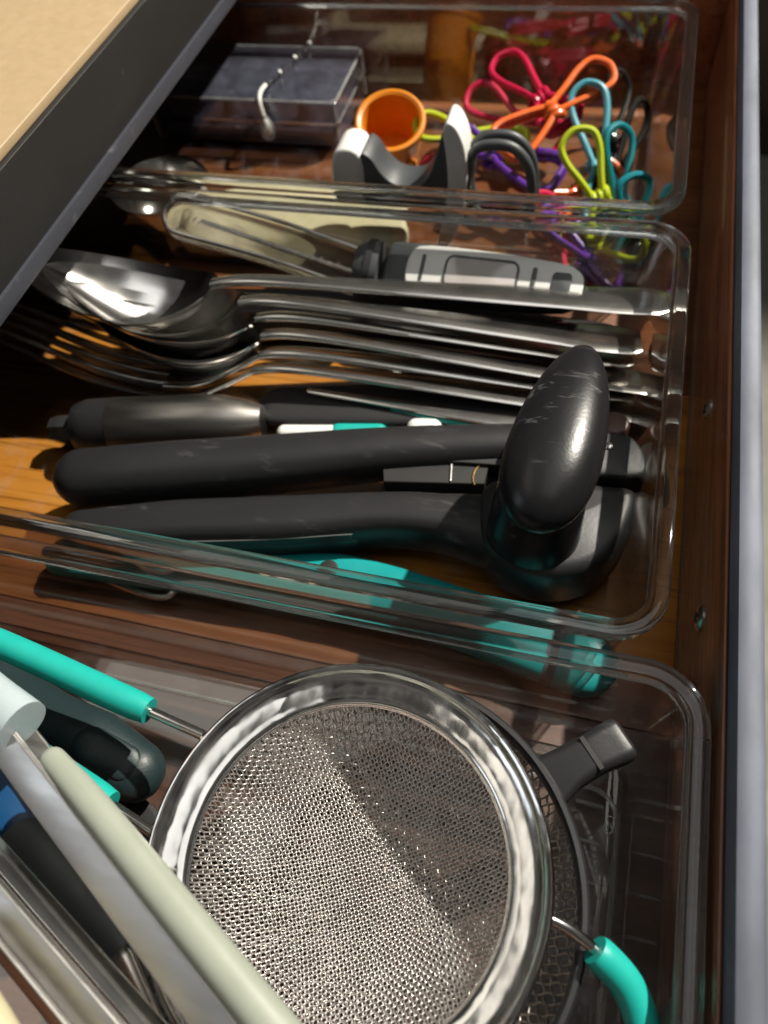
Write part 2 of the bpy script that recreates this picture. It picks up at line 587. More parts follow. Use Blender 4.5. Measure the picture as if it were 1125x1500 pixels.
def disc_sphere(c, rx, ry, rz, n=20, m=12):
    return loft([[(c[0] + rx * math.sin(PI * i / m) * math.cos(2 * PI * j / n), c[1] + ry * math.sin(PI * i / m) * math.sin(2 * PI * j / n), c[2] - rz * math.cos(PI * i / m)) for j in range(n)] for i in ([0.05] + list(range(1, m)) + [m - 0.05])])


# ------------------------------------------------------------------ room floor, worktop, drawer
fl = obj("room_floor", ([(-150, -150, -70), (150, -150, -70), (150, 150, -70), (-150, 150, -70)], [(0, 1, 2, 3)]), M_lino, kind='structure')

wt = thing("worktop", "cream worktop with a black front edge overhanging the drawer", "worktop", (-17.25, 20, 7))
obj("cream_top", box(-60, -17.45, -40, 75, 10.2, 10.5, 0.04), M_cream, wt)
obj("black_edge", box(-60, -17.25, -40, 75, 7.72, 10.2, 0.03), M_edge, wt)
obj("grey_edge_strip", prism([(-60, 7.0), (-17.5, 7.0), (-17.2, 7.12), (-17.12, 7.4), (-17.12, 7.72), (-60, 7.72)], -40, 75, 0.03, lambda a, b, h: (a, h, b)), M_strip, wt)

dr = thing("kitchen_drawer", "open wooden drawer with a blue-grey front that holds the trays", "drawer", (-18, 14, 0))
obj("bottom_plank", box(-46, 4.3, 9.3, 20.4, -0.9, 0.0, 0.03), M_floor, dr, label='orange brown plank of the drawer bottom')
obj("bottom_plank", box(-46, 4.3, 7.42, 9.26, -0.9, 0.0, 0.03), M_plank_dim, dr, label='narrow red brown strip of the drawer bottom, toned for shade')  # strip added to darken the floor where the opener's shade falls
obj("bottom_plank", box(-46, 4.3, 20.44, 43, -0.9, 0.0, 0.03), M_plank_dim, dr, label='wide red brown plank of the drawer bottom')
obj("bottom_plank", box(-46, 4.3, -13, 7.38, -0.9, 0.0, 0.03), M_plank_shade, dr, label='dark red brown plank of the drawer bottom, deepened for shade')
fb = obj("front_board", prism(rrect(-0.9, 5.2, -13, 43, 0.06, 3), 4.32, 4.42, 0.03, lambda a, b, h: (h, b, a)), M_board, dr)
obj("side_board", box(-46, 4.3, 42, 43, 0.003, 5.4, 0.05), M_board, dr)
obj("side_board", box(-46, 4.3, -13, -12, 0.003, 5.4, 0.05), M_board, dr)
obj("back_board", box(-46, -45, -12, 42, 0.003, 5.4, 0.05), M_board, dr)
obj("front_panel", prism(chaikin([(4.44, -8), (4.44, 5.75), (5.12, 5.75), (5.12, -8)], 0) and
    [(4.44, -8), (5.10, -8), (5.10, 5.55), (5.04, 5.70), (4.92, 5.77), (4.64, 5.77), (4.51, 5.70), (4.44, 5.5)], -13, 43, 0.03, lambda a, b, h: (a, h, b)), M_panel, dr)
for (y, z) in ((17.13, 3.0), (9.77, 3.0)):
    fx = lambda a, b, h, y=y, z=z: (4.32 - h, y + a, z + b)
    s_ = obj("screw", loft([[fx(r * math.cos(2 * PI * j / 18), r * math.sin(2 * PI * j / 18), h) for j in range(18)] for r, h in ((0.38, 0), (0.38, 0.05), (0.30, 0.11), (0.1, 0.14))]), M_cutlery, dr)
    obj("screw_slot", prism(rrect(-0.17, 0.17, -0.035, 0.035, 0.02, 2), 0.13, 0.16, 0.008, fx), M_hole, s_)
    obj("screw_slot", prism(rrect(-0.035, 0.035, -0.17, 0.17, 0.02, 2), 0.13, 0.158, 0.008, fx), M_hole, s_)
# worn pale streak on the front board
obj("worn_patch", prism(chaikin([(24.5, 3.9), (31.5, 4.0), (31.8, 4.25), (29, 4.35), (25, 4.3)], 1), 0.0, 0.012, 0.004, lambda a, b, h: (4.32 - h, a, b)), plain("bare_wood_patch", (0.40, 0.24, 0.11), 0.6, stretch=(1, 0.1, 1)), dr)


# ------------------------------------------------------------------ clear trays
def tray(label, x0, x1, y0, y1, H=5.0, drx=0.62, dry=0.55, r=1.45):
    """x0..x1, y0..y1: outside of the rim."""
    t = thing("clear_tray", label, "drawer tray", ((x0 + x1) / 2, (y0 + y1) / 2, 0.03), 'clear plastic drawer trays')
    lip, wall, zb = 0.30, 0.20, 0.03

    def ring(d, z, k):
        return [(a, b, z) for a, b in rrect(x0 + d + k * drx, x1 - d - k * drx, y0 + d + k * dry, y1 - d - k * dry, max(0.35, r - d - 0.35 * k), 10)]
    zt = H - 0.42
    outer = [ring(lip, zt, 0), ring(lip, zt * 0.5, 0.5), ring(lip, 0.45, 0.92), ring(lip + 0.06, 0.18, 1.0), ring(lip + 0.25, zb, 1.05)]
    inner = [ring(lip + wall + 0.3, zb + 0.2, 1.05), ring(lip + wall + 0.08, 0.36, 1.0), ring(lip + wall, 0.6, 0.9), ring(lip + wall, zt * 0.5, 0.5), ring(lip + wall, zt, 0)]
    vo, fo = loft(outer, False, True)
    vi, fi = loft(inner, True, False)
    obj("wall_shell", join((vo, fo), (vi, fi)), M_sheet, t, 50)
    a_ = lip + wall
    prof = [(a_, H - 0.42), (a_, H - 0.07), (a_ - 0.02, H - 0.02), (a_ - 0.07, H), (0.09, H), (0.03, H - 0.02), (0.0, H - 0.08),
            (0.0, H - 0.30), (0.02, H - 0.34), (0.08, H - 0.36), (lip - 0.04, H - 0.38), (lip, H - 0.42)]
    obj("rim", loft([ring(d, z, 0) for d, z in prof], closed=True), M_rim, t, 60)
    return t


tr1 = tray("far clear tray holding coloured wire clips and the orange cup", -28.0, 2.85, 24.2, 39.75)
tr2 = tray("middle clear tray holding the cutlery and the can opener", -27.6, 3.15, 7.85, 23.65)
tr3 = tray("near clear tray under the mesh strainers and tongs", -26.4, 4.18, -8.3, 7.5)

# moulded floor panel, measuring ribs and figure in the near tray
def ridge_loop(loop, z, r=0.045):
    return tube([(a, b, z) for a, b in loop], r, 6, closed=True)
obj("moulded_ridge", ridge_loop(rrect(-20, 3.02, -6.5, 5.45, 0.8, 6), 0.24, 0.07), M_ridge, tr3)
for y in (5.03, 4.08, 3.1, 2.1):
    obj("moulded_tick", tube([(1.9, y, 0.235), (2.6, y - 0.02, 0.235)], 0.05, 6), M_ridge, tr3)
five = spline([(0.17, 0.4, 0), (-0.05, 0.41, 0), (-0.13, 0.3, 0), (-0.03, 0.2, 0), (0.1, 0.14, 0), (0.15, 0.0, 0), (0.02, -0.06, 0), (-0.14, -0.04, 0)], 4)
obj("moulded_figure", tube([(2.82 + p.x * 0.6, 4.45 + p.y * 0.9, 0.245) for p in five], 0.022, 5), M_ridge, tr3)


# ------------------------------------------------------------------ middle tray: can opener
co = thing("can_opener", "black can opener with a big oval turning knob lying in the middle tray", "can opener", (-5, 13, 0.4))
obj("handle", bar([(-16.0, 11.55, 1.85), (-13, 12.35, 1.85), (-9.5, 13.3, 1.85), (-5.9, 14.4, 1.8), (-2.6, 15.2, 1.8), (-0.6, 15.6, 1.8)], [1.02, 1.06, 1.0, 0.88, 0.82, 0.8], [0.92, 0.98, 0.98, 0.92, 0.85, 0.8], p=2.3), M_black, co, label='upper handle, scuffed along its top')
lh = obj("handle", bar([(-15.2, 9.6, 1.5), (-12, 10.4, 1.55), (-8.4, 11.15, 1.6), (-5.3, 11.95, 1.6), (-3.4, 12.2, 1.6), (-1.2, 12.2, 1.6)], [0.7, 0.82, 0.85, 0.75, 0.8, 1.2], [0.7, 0.85, 0.95, 0.95, 0.95, 1.0], p=3.2, n=32), M_black, co, label='lower handle, with an inlaid grip panel')
inl = bar([(-14.2, 9.87, 1.35), (-12, 10.40, 1.40), (-8.4, 11.15, 1.42), (-6.0, 11.76, 1.42)], [0.74, 0.85, 0.88, 0.80], [0.3, 0.5, 0.62, 0.6], p=4, n=24, r0=False, r1=False)
obj("grip_inlay", inl, scratched("black_grip_inlay", (0.022, 0.022, 0.022), 0.3, 300), lh)
for dz, a in ((0.66, 0), (0.0, 1)):
    pass
seam = [(-13.8, 9.12, 1.80), (-12, 9.56, 1.98), (-8.6, 10.27, 2.10), (-6.15, 10.93, 2.10), (-6.0, 10.98, 2.0), (-5.97, 11.0, 1.2)]
obj("inlay_seam", tube(spline(seam, 5), 0.022, 6), plain("grey_seam", (0.14, 0.14, 0.14), 0.4), lh)
# recess between the handles, its steel link and pin
obj("hinge_block", box(-5.6, -1.2, 12.7, 14.6, 0.7, 1.55, 0.06), M_hole, co)
obj("hinge_cheek", prism([(-5.65, 14.0), (-5.3, 14.45), (-1.5, 15.1), (-1.4, 14.4)], 1.5, 2.25, 0.05), M_hole, co)
obj("recess_block", prism([(-5.7, 14.02), (-5.45, 13.12), (-2.2, 13.62), (-2.2, 14.6)], 1.45, 2.12, 0.05), M_hole, co)
obj("link_pin", tube([(-3.30, 13.52, 2.13), (-3.42, 14.30, 2.13)], 0.045, 8), M_steel, co)
obj("spring_ring", tube([(-2.3 + 0.32 * math.cos(a), 13.9 + 0.5 * math.sin(a), 2.14) for a in [1.6 + 2.4 * i / 14 for i in range(15)]], 0.03, 6), plain("brass_ring", (0.55, 0.34, 0.09), 0.25, 1.0), co)
hb = chaikin([(-2.2, 13.7), (-2.25, 12.0), (-1.5, 10.7), (0.1, 10.35), (1.5, 10.9), (2.35, 12.2), (2.66, 14.05), (1.3, 13.95), (0.0, 13.9)], 3)
obj("gear_cover", prism(hb, 0.5, 2.75, 0.42), M_black, co)
hp = chaikin([(-1.9, 14.0), (1.3, 14.12), (2.72, 14.28), (2.6, 15.3), (2.05, 16.0), (1.0, 15.9), (-1.5, 16.0)], 2)
obj("head_plate", prism(hp, 0.9, 2.78, 0.16), M_black, co)
obj("rivet", disc_sphere((1.45, 15.3, 2.80), 0.15, 0.15, 0.07), M_steel, co)
bolt = chaikin([(1.55 + 0.52 * math.cos(a), 16.55 + 0.5 * math.sin(a)) for a in [2 * PI * i / 10 for i in range(10)]], 1)
obj("bolt_cap", prism(bolt, 1.4, 2.5, 0.12), M_rust, co)
obj("cutting_wheel", lathe([(0.02, 0), (1.0, 0.0), (1.05, 0.05), (0.9, 0.12), (0.02, 0.14)], 36, (0.9, 13.6, 0.36)), M_steel, co)
stem_path = spline([(-0.45, 11.75, 2.5), (-0.4, 11.9, 3.2), (-0.32, 12.3, 4.4), (-0.25, 12.75, 5.6)], 5)
sr = lerp_list([1.36, 1.38, 1.32, 1.22, 1.15], len(stem_path))
obj("knob_stem", sweep(stem_path, [ell(r, r * 0.95, 32) for r in sr], up=(0, 1, 0)), M_knob, co)
# knob: long egg, axis tilted slightly
ka, kb = Vector((-0.42, 9.95, 5.75)), Vector((0.22, 16.1, 6.15))
kl = []
kd = (kb - ka)
for i in range(0, 25):
    t = i / 24
    u = 2 * t - 1
    u = math.sin(u * PI / 2) * 0.999
    prof = math.sqrt(max(0.0, 1 - abs(u) ** 2.3)) * (1.0 - 0.24 * u)
    kl.append((ka + kd * (u * 0.5 + 0.5), ell(1.24 * prof, 0.86 * prof, 36, 2.25)))
obj("turning_knob", sweep([p for p, _ in kl], [s for _, s in kl]), M_knob, co)

# ------------------------------------------------------------------ middle tray: cutlery stack
def utensil_profile(x, L):
    """Height of the shank along x (neck at 0, handle to +L)."""
    return 0.35 + 1.2 * max(0.0, 1 - x / L) ** 1.2 - 0.48 * math.exp(-(x + 0.3) / 0.95)


def handle_sections(L, w0=0.30, w1=0.95, th=0.11):
    path, secs = [], []
    N = 40
    for i in range(N + 1):
        x = L * i / N
        t = i / N
        w = w0 + (w1 - w0) * (t ** 1.3) + 0.1 * math.exp(-((t - 0.9) / 0.08) ** 2)
        h = th * (1.5 - 0.7 * t)
        if i == N:
            w *= 0.75
        path.append(Vector((x, 0, utensil_profile(x, L))))
        secs.append(ell(w, h, 14, 2.5))
    return path, secs


def pose(loc, yaw, pitch=0, roll=0):
    return Matrix.Rotation(math.radians(yaw), 4, 'Z') @ Matrix.Rotation(math.radians(pitch), 4, 'Y') @ Matrix.Rotation(math.radians(roll), 4, 'X')


def spoon(label, loc, yaw, pitch=0, roll=0, L=14, BL=6.6, BW=2.1, depth=1.15, tip=0.75, group=None, name='spoon'):
    t = thing(name, label, name, loc, group, pose(loc, yaw, pitch, roll))
    p, s = handle_sections(L)
    obj("handle", sweep(p, s), M_cutlery, t, 60)
    nu, nv = 22, 15
    top, bot = [], []
    for i in range(nu + 1):
        u = i / nu                                    # 0 at neck .. 1 tip
        x = -BL * u
        # width profile of an egg-shaped bowl with a drawn-in neck
        w = BW * (math.sin(PI * min(1, u * 0.97 + 0.03) ** 0.85)) ** 0.62
        rim = utensil_profile(0, L) - 0.36 * BL * u * (1 - u) ** 1.7 + tip * u ** 2
        rt, rb = [], []
        for j in range(nv + 1):
            v = 2 * j / nv - 1
            d = depth * (1 - abs(v) ** 2.2) * math.sin(PI * u ** 0.9) ** 0.75
            rt.append((x, w * v, rim - d))
            rb.append((x, w * v, rim - d - 0.10))
        top.append(rt); bot.append(rb)
    V = [q for r in top for q in r] + [q for r in bot for q in r]
    k = (nu + 1) * (nv + 1)
    F = []
    for i in range(nu):
        for j in range(nv):
            a = i * (nv + 1) + j
            F.append((a, a + 1, a + nv + 2, a + nv + 1))
            F.append((k + a, k + a + nv + 1, k + a + nv + 2, k + a + 1))
    rimidx = [j for j in range(nv + 1)] + [i * (nv + 1) + nv for i in range(1, nu + 1)] + [nu * (nv + 1) + j for j in range(nv - 1, -1, -1)] + [i * (nv + 1) for i in range(nu - 1, 0, -1)]
    for q in range(len(rimidx)):
        a, b = rimidx[q], rimidx[(q + 1) % len(rimidx)]
        F.append((a, a + k, b + k, b))
    obj("bowl", (V, F), M_steel, t, 60)
    return t


def fork(label, loc, yaw, pitch=0, roll=0, L=14, group=None):
    t = thing("fork", label, "fork", loc, group, pose(loc, yaw, pitch, roll))
    p, s = handle_sections(L)
    obj("handle", sweep(p, s), M_cutlery, t, 60)

    def head(x):                                       # side profile of the head, x negative
        u = -x / 10.0
        return utensil_profile(0, L) - 5.2 * u * (1 - u) ** 1.5 + 1.3 * u ** 2
    path, secs = [], []
    for i in range(13):
        x = -3.6 * i / 12
        w = 0.32 + 0.95 * math.sin(PI / 2 * min(1, i / 9)) ** 1.5
        path.append(Vector((x, 0, head(x)))); secs.append(ell(w, 0.11, 14, 3))
    obj("neck_plate", sweep(path, secs), M_steel, t, 60)
    for k in range(4):
        y = -0.96 + 0.64 * k
        path = [Vector((-3.4 - 6.6 * i / 14, y * (1 - 0.04 * i / 14), head(-3.4 - 6.6 * i / 14))) for i in range(15)]
        secs = [ell(0.19 * (1 - 0.55 * (i / 14) ** 2), 0.10 * (1 - 0.4 * i / 14), 10, 2.6) for i in range(15)]
        obj("tine", sweep(path, secs), M_steel, t, 60)
    return t


def steep(z0, z1, L):
    return math.degrees(math.atan2(z0 - z1, L))


CUT = 'steel cutlery nested in the middle tray'
fork("lowest steel fork of the nested stack, tines over the wooden drawer floor", (-11.6, 17.0, 0.75), 5.5, 0, -20, 14.6, CUT)
fork("steel fork nested directly on top of the lowest fork", (-11.4, 17.5, 1.15), 7.2, 0.9, -16, 13.6, CUT)
spoon("steel spoon lying directly on the two nested forks", (-11.4, 17.95, 1.6), 4.6, 1.0, -22, 14.3, 7.2, 2.0, 1.2, tip=1.0, group=CUT)
spoon("steel spoon third from the top of the nested stack", (-11.7, 18.35, 2.0), 6.9, 1.9, -25, 13.7, 7.4, 2.05, 1.2, tip=1.1, group=CUT)
spoon("steel spoon second from the top of the nested stack", (-12.4, 18.85, 2.35), 6.2, 1.4, -15, 14.6, 7.6, 2.1, 1.25, tip=1.2, group=CUT)
spoon("wide topmost steel spoon with its black hollow facing the camera", (-13.6, 19.35, 2.65), 9.0, 0.3, -13, 16.6, 7.8, 2.25, 1.35, tip=1.5, group=CUT)
# flat black bar added to darken the gap below the spoon handles
bk = thing("dark_gap_bar", "flat black bar added to darken the gap beneath the spoon handles", "spatula", (-6, 21.5, 0.3))
obj("handle", bar([(-15.5, 21.2, 1.0), (-8, 21.8, 1.1), (0.8, 21.4, 1.2)], [1.1, 1.0, 0.9], [0.35, 0.4, 0.4], p=3), M_black2, bk)

bl = thing("dark_fill_bar", "added dark ladle handle lying under the fork handles", "filler", (-5, 16.8, 0.3))  # black bar added to cover bright floor under the forks
obj("handle", bar([(-10.6, 16.7, 0.75), (-5, 17.6, 0.8), (1.2, 18.4, 0.8)], [0.9, 1.05, 0.9], [0.3, 0.35, 0.35], p=3), M_black2, bl)
# steel-barrelled tool with a black grip, half under the opener
tb = thing("bottle_stopper", "steel and black barrel shaped tool behind the opener handle", "kitchen tool", (-14, 15, 0.3))
ax = lambda s: Vector((-18.9, 13.85, 1.1)) + Vector((8.3, 1.85, 0.0)) * s
def along(a0, a1, radii, n=24):
    q = lerp_list(radii, 9)
    path = [ax(a0 + (a1 - a0) * i / 8) for i in range(9)]
    return sweep(path, [ell(r, r, n) for r in q])
obj("hex_knob", along(0.0, 0.13, [0.45, 0.55, 0.55, 0.5], 6), M_black2, tb, 25)
obj("black_grip", along(0.13, 0.30, [0.95, 1.08, 1.1, 1.1, 1.1]), M_black, tb)
obj("steel_barrel", along(0.30, 0.97, [1.12, 1.12, 1.12, 1.12, 1.12, 1.08, 0.9, 0.6]), plain("dark_brushed_steel", (0.30, 0.285, 0.265), 0.34, 1.0, var=0.2, scale=90, stretch=(0.2, 1, 1)), tb)
st = thing("brush_stick", "thin white and teal stick peeping out behind the opener handle", "brush", (-8, 16.3, 0.3))
obj("white_ferrule", bar([(-10.0, 15.45, 0.8), (-8.2, 15.75, 0.8)], [0.3, 0.3], [0.3, 0.3]), M_white, st)
obj("teal_shaft", bar([(-8.0, 15.8, 0.8), (-6.5, 16.05, 0.8)], [0.34, 0.34], [0.34, 0.34]), M_tealh, st)
obj("white_tip", bar([(-5.2, 16.45, 0.85), (-4.6, 16.55, 0.85)], [0.36, 0.36], [0.36, 0.36]), M_white, st)
kn = thing("butter_knife", "thin teal edged steel knife lying between cutlery and opener", "knife", (-5, 17.5, 0.4))
obj("blade", bar([(-9.5, 17.2, 1.3), (-1.2, 17.0, 1.2)], [0.12, 0.32], [0.06, 0.08]), M_cutlery, kn)
obj("teal_edge", bar([(-6.2, 17.0, 1.05), (-0.9, 16.65, 1.0)], [0.1, 0.16], [0.1, 0.12]), M_tealh, kn)

# digital thermometer
th = thing("pocket_thermometer", "white and grey digital thermometer with a clear sheath against the tray wall", "thermometer", (-4, 22.4, 2.6))
ta, tbv = Vector((-7.55, 22.35, 3.1)), Vector((0.3, 22.1, 3.1))
def tl(a, b, h, bs_=1.13):                                       # along the thermometer, across it, above it; its face tips towards the camera
    d = (tbv - ta).normalized()
    side = Vector((0, 0, 1)).cross(d).normalized()
    up = Vector((0, -0.42, 0.91))
    side = (side - up * side.dot(up)).normalized()
    return tuple(ta + d * a + side * b * bs_ + up * h)
obj("back_shell", prism(chaikin([(-0.2, -0.85), (0.4, -1.0), (6.6, -0.85), (7.4, -0.5), (7.5, 0), (7.4, 0.5), (6.6, 0.85), (0.4, 1.0), (-0.2, 0.85)], 2), -0.75, 0.0, 0.15, tl), M_char, th)
fp = obj("face_plate", prism(chaikin([(0.75, -0.55), (1.3, -0.92), (6.6, -0.74), (7.3, -0.45), (7.45, 0), (7.3, 0.45), (6.6, 0.74), (1.3, 0.92), (0.75, 0.55)], 2), 0.0, 0.14, 0.06, tl), M_white, th)
obj("display_window", prism(rrect(2.3, 4.95, -0.5, 0.5, 0.25, 5), 0.13, 0.17, 0.02, tl), M_lcd, th)
obj("display_frame", loft([[tl(a, b, h) for a, b in inset(rrect(2.3, 4.95, -0.5, 0.5, 0.25, 5), d)] for d, h in ((-0.09, 0.13), (-0.08, 0.18), (-0.01, 0.185), (0.0, 0.15))], closed=True), M_char, th)
obj("button", prism(rrect(6.25, 6.95, -0.36, 0.36, 0.15, 4), 0.13, 0.20, 0.03, tl), M_char, th)
obj("button", prism(rrect(5.5, 5.68, -0.45, 0.45, 0.08, 3), 0.13, 0.17, 0.02, tl), M_char, th)
obj("face_slot", prism(rrect(1.3, 1.45, -0.45, 0.5, 0.07, 3), 0.13, 0.16, 0.01, tl), M_char, th)
cl = [tl(-1.3 + 0.25 * i, 0, -0.3) for i in range(5)]
obj("collar", sweep(cl, [ell(r, r * 0.85, 20, 3) for r in (0.72, 0.85, 0.95, 0.98, 0.95)], up=(0, -0.42, 0.91)), M_char, th)
obj("collar_ring", sweep(cl[2:4], [ell(1.02, 0.88, 20, 3)] * 2, up=(0, -0.42, 0.91)), M_black2, th)
sh = [Vector((-16.0, 22.75, 4.1)), Vector((-12.3, 22.5, 3.5)), Vector((-8.7, 22.1, 2.75))]
obj("probe", tube([sh[0] + Vector((0.8, 0, 0)), sh[2]], 0.10, 10), M_steel, th)
obj("clear_sheath", bar(sh, [0.80, 0.82, 0.85], [0.30, 0.32, 0.34], p=4, r1=False, up=(0, -0.42, 0.91)), M_frost, th, 60)
ur = [v + Vector((0, 0.72, 0.62)) for v in reversed(sh)] + [sh[0] + Vector((-0.62, 0.40, 0.50)), sh[0] + Vector((-0.80, 0.0, 0.35)), sh[0] + Vector((-0.62, -0.45, 0.12))] + [v + Vector((0, -0.72, -0.05)) for v in sh]
obj("sheath_edge", tube(spline(ur, 6), 0.085, 8), M_cutlery, th)
tk = []
for i in range(11):
    c = sh[0].lerp(sh[2], 0.42 + 0.048 * i)
    tk.append(tube([c + Vector((0, -0.38, 0.40)), c + Vector((0.03, -0.10 - 0.14 * (i % 3 == 0), 0.46))], 0.03, 5))
for i in range(7):
    c = sh[0].lerp(sh[2], 0.08 + 0.035 * i)
    tk.append(tube([c + Vector((0, -0.35, 0.42)), c + Vector((0.1, -0.12, 0.46))], 0.035, 5))
obj("embossed_tick", join(*tk), M_bead, th, kind='stuff')

# teal tool on the tray floor, seen through and over the near wall
tt = thing("teal_peeler", "teal plastic handle with a black hole lying under the can opener", "peeler", (-6, 9.4, 0.3))
obj("teal_body", bar([(-16.0, 8.75, 0.75), (-11, 9.15, 0.8), (-6.4, 9.75, 0.85), (-2.5, 9.45, 0.85), (1.0, 8.85, 0.85), (1.6, 8.75, 0.85)], [0.5, 0.6, 1.05, 0.95, 1.0, 1.0], [0.35, 0.4, 0.5, 0.55, 0.5, 0.5], p=3), M_teald, tt)
obj("hanging_hole", lathe([(0.02, 0), (0.30, 0.0), (0.33, 0.03), (0.27, 0.05), (0.02, 0.02)], 24, (-6.55, 10.0, 1.34)), M_hole, tt)
obj("end_band", bar([(0.62, 8.94, 0.85), (0.8, 8.91, 0.85), (0.95, 8.885, 0.85)], [1.04, 1.05, 1.04], [0.53, 0.54, 0.53], p=3, r0=False, r1=False), M_char, tt)
hk = thing("steel_hook", "thin bent steel hook on the middle tray floor by its near wall", "hook", (-13, 8.3, 0.3))
obj("hook_wire", tube(spline([(-15.6, 8.9, 0.45), (-14.2, 8.55, 0.45), (-12.7, 8.3, 0.5), (-11.9, 8.35, 0.5), (-11.6, 8.75, 0.55)], 6), 0.13, 8), M_cutlery, hk)


# ------------------------------------------------------------------ near tray: mesh strainers
def wire_bowl(c, R, depth, pitch, wr, rot_deg, sides=4, per=4, lift=0.024):
    """Plain-woven wire cloth pressed into a bowl: two families of undulating wires."""
    cz = c[2]
    ca, sa = math.cos(math.radians(rot_deg)), math.sin(math.radians(rot_deg))
    V, F = [], []
    n = int(R / pitch)
    rnd = random.Random(3)

    def bowl(x, y):
        q = min(1.0, (x * x + y * y) / (R * R))
        return -depth * (1 - q) ** 0.72

    for fam in (0, 1):
        for k in range(-n, n + 1):
            off = k * pitch + rnd.uniform(-0.08, 0.08) * pitch
            half2 = R * R - off * off
            if half2 <= 0.02:
                continue
            half = math.sqrt(half2)
            m = max(6, int(2 * half / pitch * per))
            base = len(V)
            ph = rnd.uniform(-0.4, 0.4)
            for i in range(m + 1):
                s = -half + 2 * half * i / m
                wob = 0.10 * pitch * math.sin(s * 1.7 + k * 0.6) + 0.12 * pitch * math.sin(s / pitch * PI + k * PI + ph)
                x, y = (s, off + wob) if fam == 0 else (off + wob, s)
                z = bowl(x, y) + lift * math.cos(s / pitch * PI + (k + fam) * PI)
                # frame: side in the plane, up
                for j in range(sides):
                    a = 2 * PI * j / sides + 0.4
                    da, dz = wr * math.cos(a), wr * math.sin(a)
                    px, py = (x, y + da) if fam == 0 else (x + da, y)
                    V.append((c[0] + px * ca - py * sa, c[1] + px * sa + py * ca, cz + z + dz))
            for i in range(m):
                for j in range(sides):
                    a, b = base + i * sides + j, base + i * sides + (j + 1) % sides
                    F.append((a, b, b + sides, a + sides))
    return V, F


RC = Vector((-3.05, 1.62, 5.0))
ms = thing("mesh_strainer", "round steel mesh strainer with a wide polished rim and teal handle", "strainer", RC)
prof = [(3.46, -0.36), (3.50, -0.29), (3.56, -0.255), (3.70, -0.235), (3.82, -0.212), (3.94, -0.183), (4.05, -0.145), (4.13, -0.095), (4.19, -0.02), (4.24, 0.035), (4.30, 0.055), (4.36, 0.0), (4.36, -0.08), (4.30, -0.16), (4.20, -0.21), (3.95, -0.31), (3.65, -0.36), (3.52, -0.41)]
obj("rim", lathe(prof, 128, RC, closed=True), M_rimsteel, ms, 35)
obj("inner_ring", lathe([(3.44, -0.42), (3.52, -0.30), (3.55, -0.28), (3.56, -0.34), (3.50, -0.46)], 96, RC, closed=True), M_steel, ms)
obj("wire_mesh", wire_bowl((RC.x, RC.y, RC.z - 0.38), 3.48, 2.75, 0.083, 0.0200, 28), M_wire, ms, 180, kind='stuff')
hw = [(-7.05, 3.42, 4.95), (-9.2, 3.74, 5.15), (-13.5, 4.4, 5.4), (-16.5, 4.5, 5.4), (-17.4, 3.7, 5.4), (-16.5, 2.95, 5.3), (-13.0, 2.55, 5.1), (-8.9, 1.55, 4.95), (-7.25, 1.12, 4.85)]
obj("handle_wire", tube(spline(hw, 8), 0.125, 12), M_steel, ms)
s1 = spline(hw, 8)
hs = [p for p in s1 if p.x < -8.35 and p.y > 1.40]
obj("handle_sleeve", tube(hs, [0.31, 0.355] + [0.36] * 40 + [0.355, 0.31], 20), M_tealh, ms)
rw = [(1.1, 1.62, 4.85), (1.7, 1.5, 4.7), (2.3, 1.26, 4.45), (2.95, 0.85, 4.1), (3.35, 0.2, 3.85), (3.42, -0.6, 3.8), (3.0, -1.4, 3.9), (1.9, -1.7, 4.4), (0.4, -1.2, 4.85)]
s2 = spline(rw, 8)
obj("rest_wire", tube(s2, 0.115, 12), M_steel, ms)
obj("rest_sleeve", tube(s2[15:50], [0.30, 0.34] + [0.345] * 24 + [0.34, 0.30], 20), M_tealh, ms)

BC = Vector((-2.55, 1.45, 4.05))
bs = thing("black_strainer", "black rimmed mesh strainer with a square tab nested under the steel one", "strainer", BC)
obj("rim", lathe([(4.46, -0.2), (4.46, 0.1), (4.52, 0.17), (4.62, 0.17), (4.68, 0.1), (4.68, -0.2), (4.6, -0.28), (4.5, -0.28)], 110, BC, closed=True), M_black, bs)
obj("wire_mesh", wire_bowl((BC.x, BC.y, BC.z - 0.15), 4.46, 3.1, 0.175, 0.026, 12, per=3), M_wire2, bs, 180, kind='stuff')
tp = [(0.95, 4.45, 3.92), (1.35, 4.86, 3.98), (1.85, 5.3, 4.05), (2.25, 5.65, 4.05)]
tq = spline([(0.85, 4.35, 3.90), (1.3, 4.80, 3.98), (1.8, 5.22, 4.05), (2.30, 5.62, 4.06), (2.42, 5.72, 4.05), (2.48, 5.77, 4.04)], 5)
tw = lerp_list([0.62, 0.50, 0.47, 0.52, 0.50, 0.42], len(tq)); thh = lerp_list([0.22, 0.28, 0.32, 0.34, 0.32, 0.24], len(tq))
obj("rest_tab", sweep(tq, [rrect(-a, a, -b, b, min(a, b) * 0.7, 5) for a, b in zip(tw, thh)]), M_black, bs)
obj("tab_groove", sweep([(1.72, 5.15, 4.36), (1.80, 5.22, 4.365)], [rrect(-0.42, 0.42, -0.025, 0.025, 0.02, 3)] * 2), M_hole, bs)

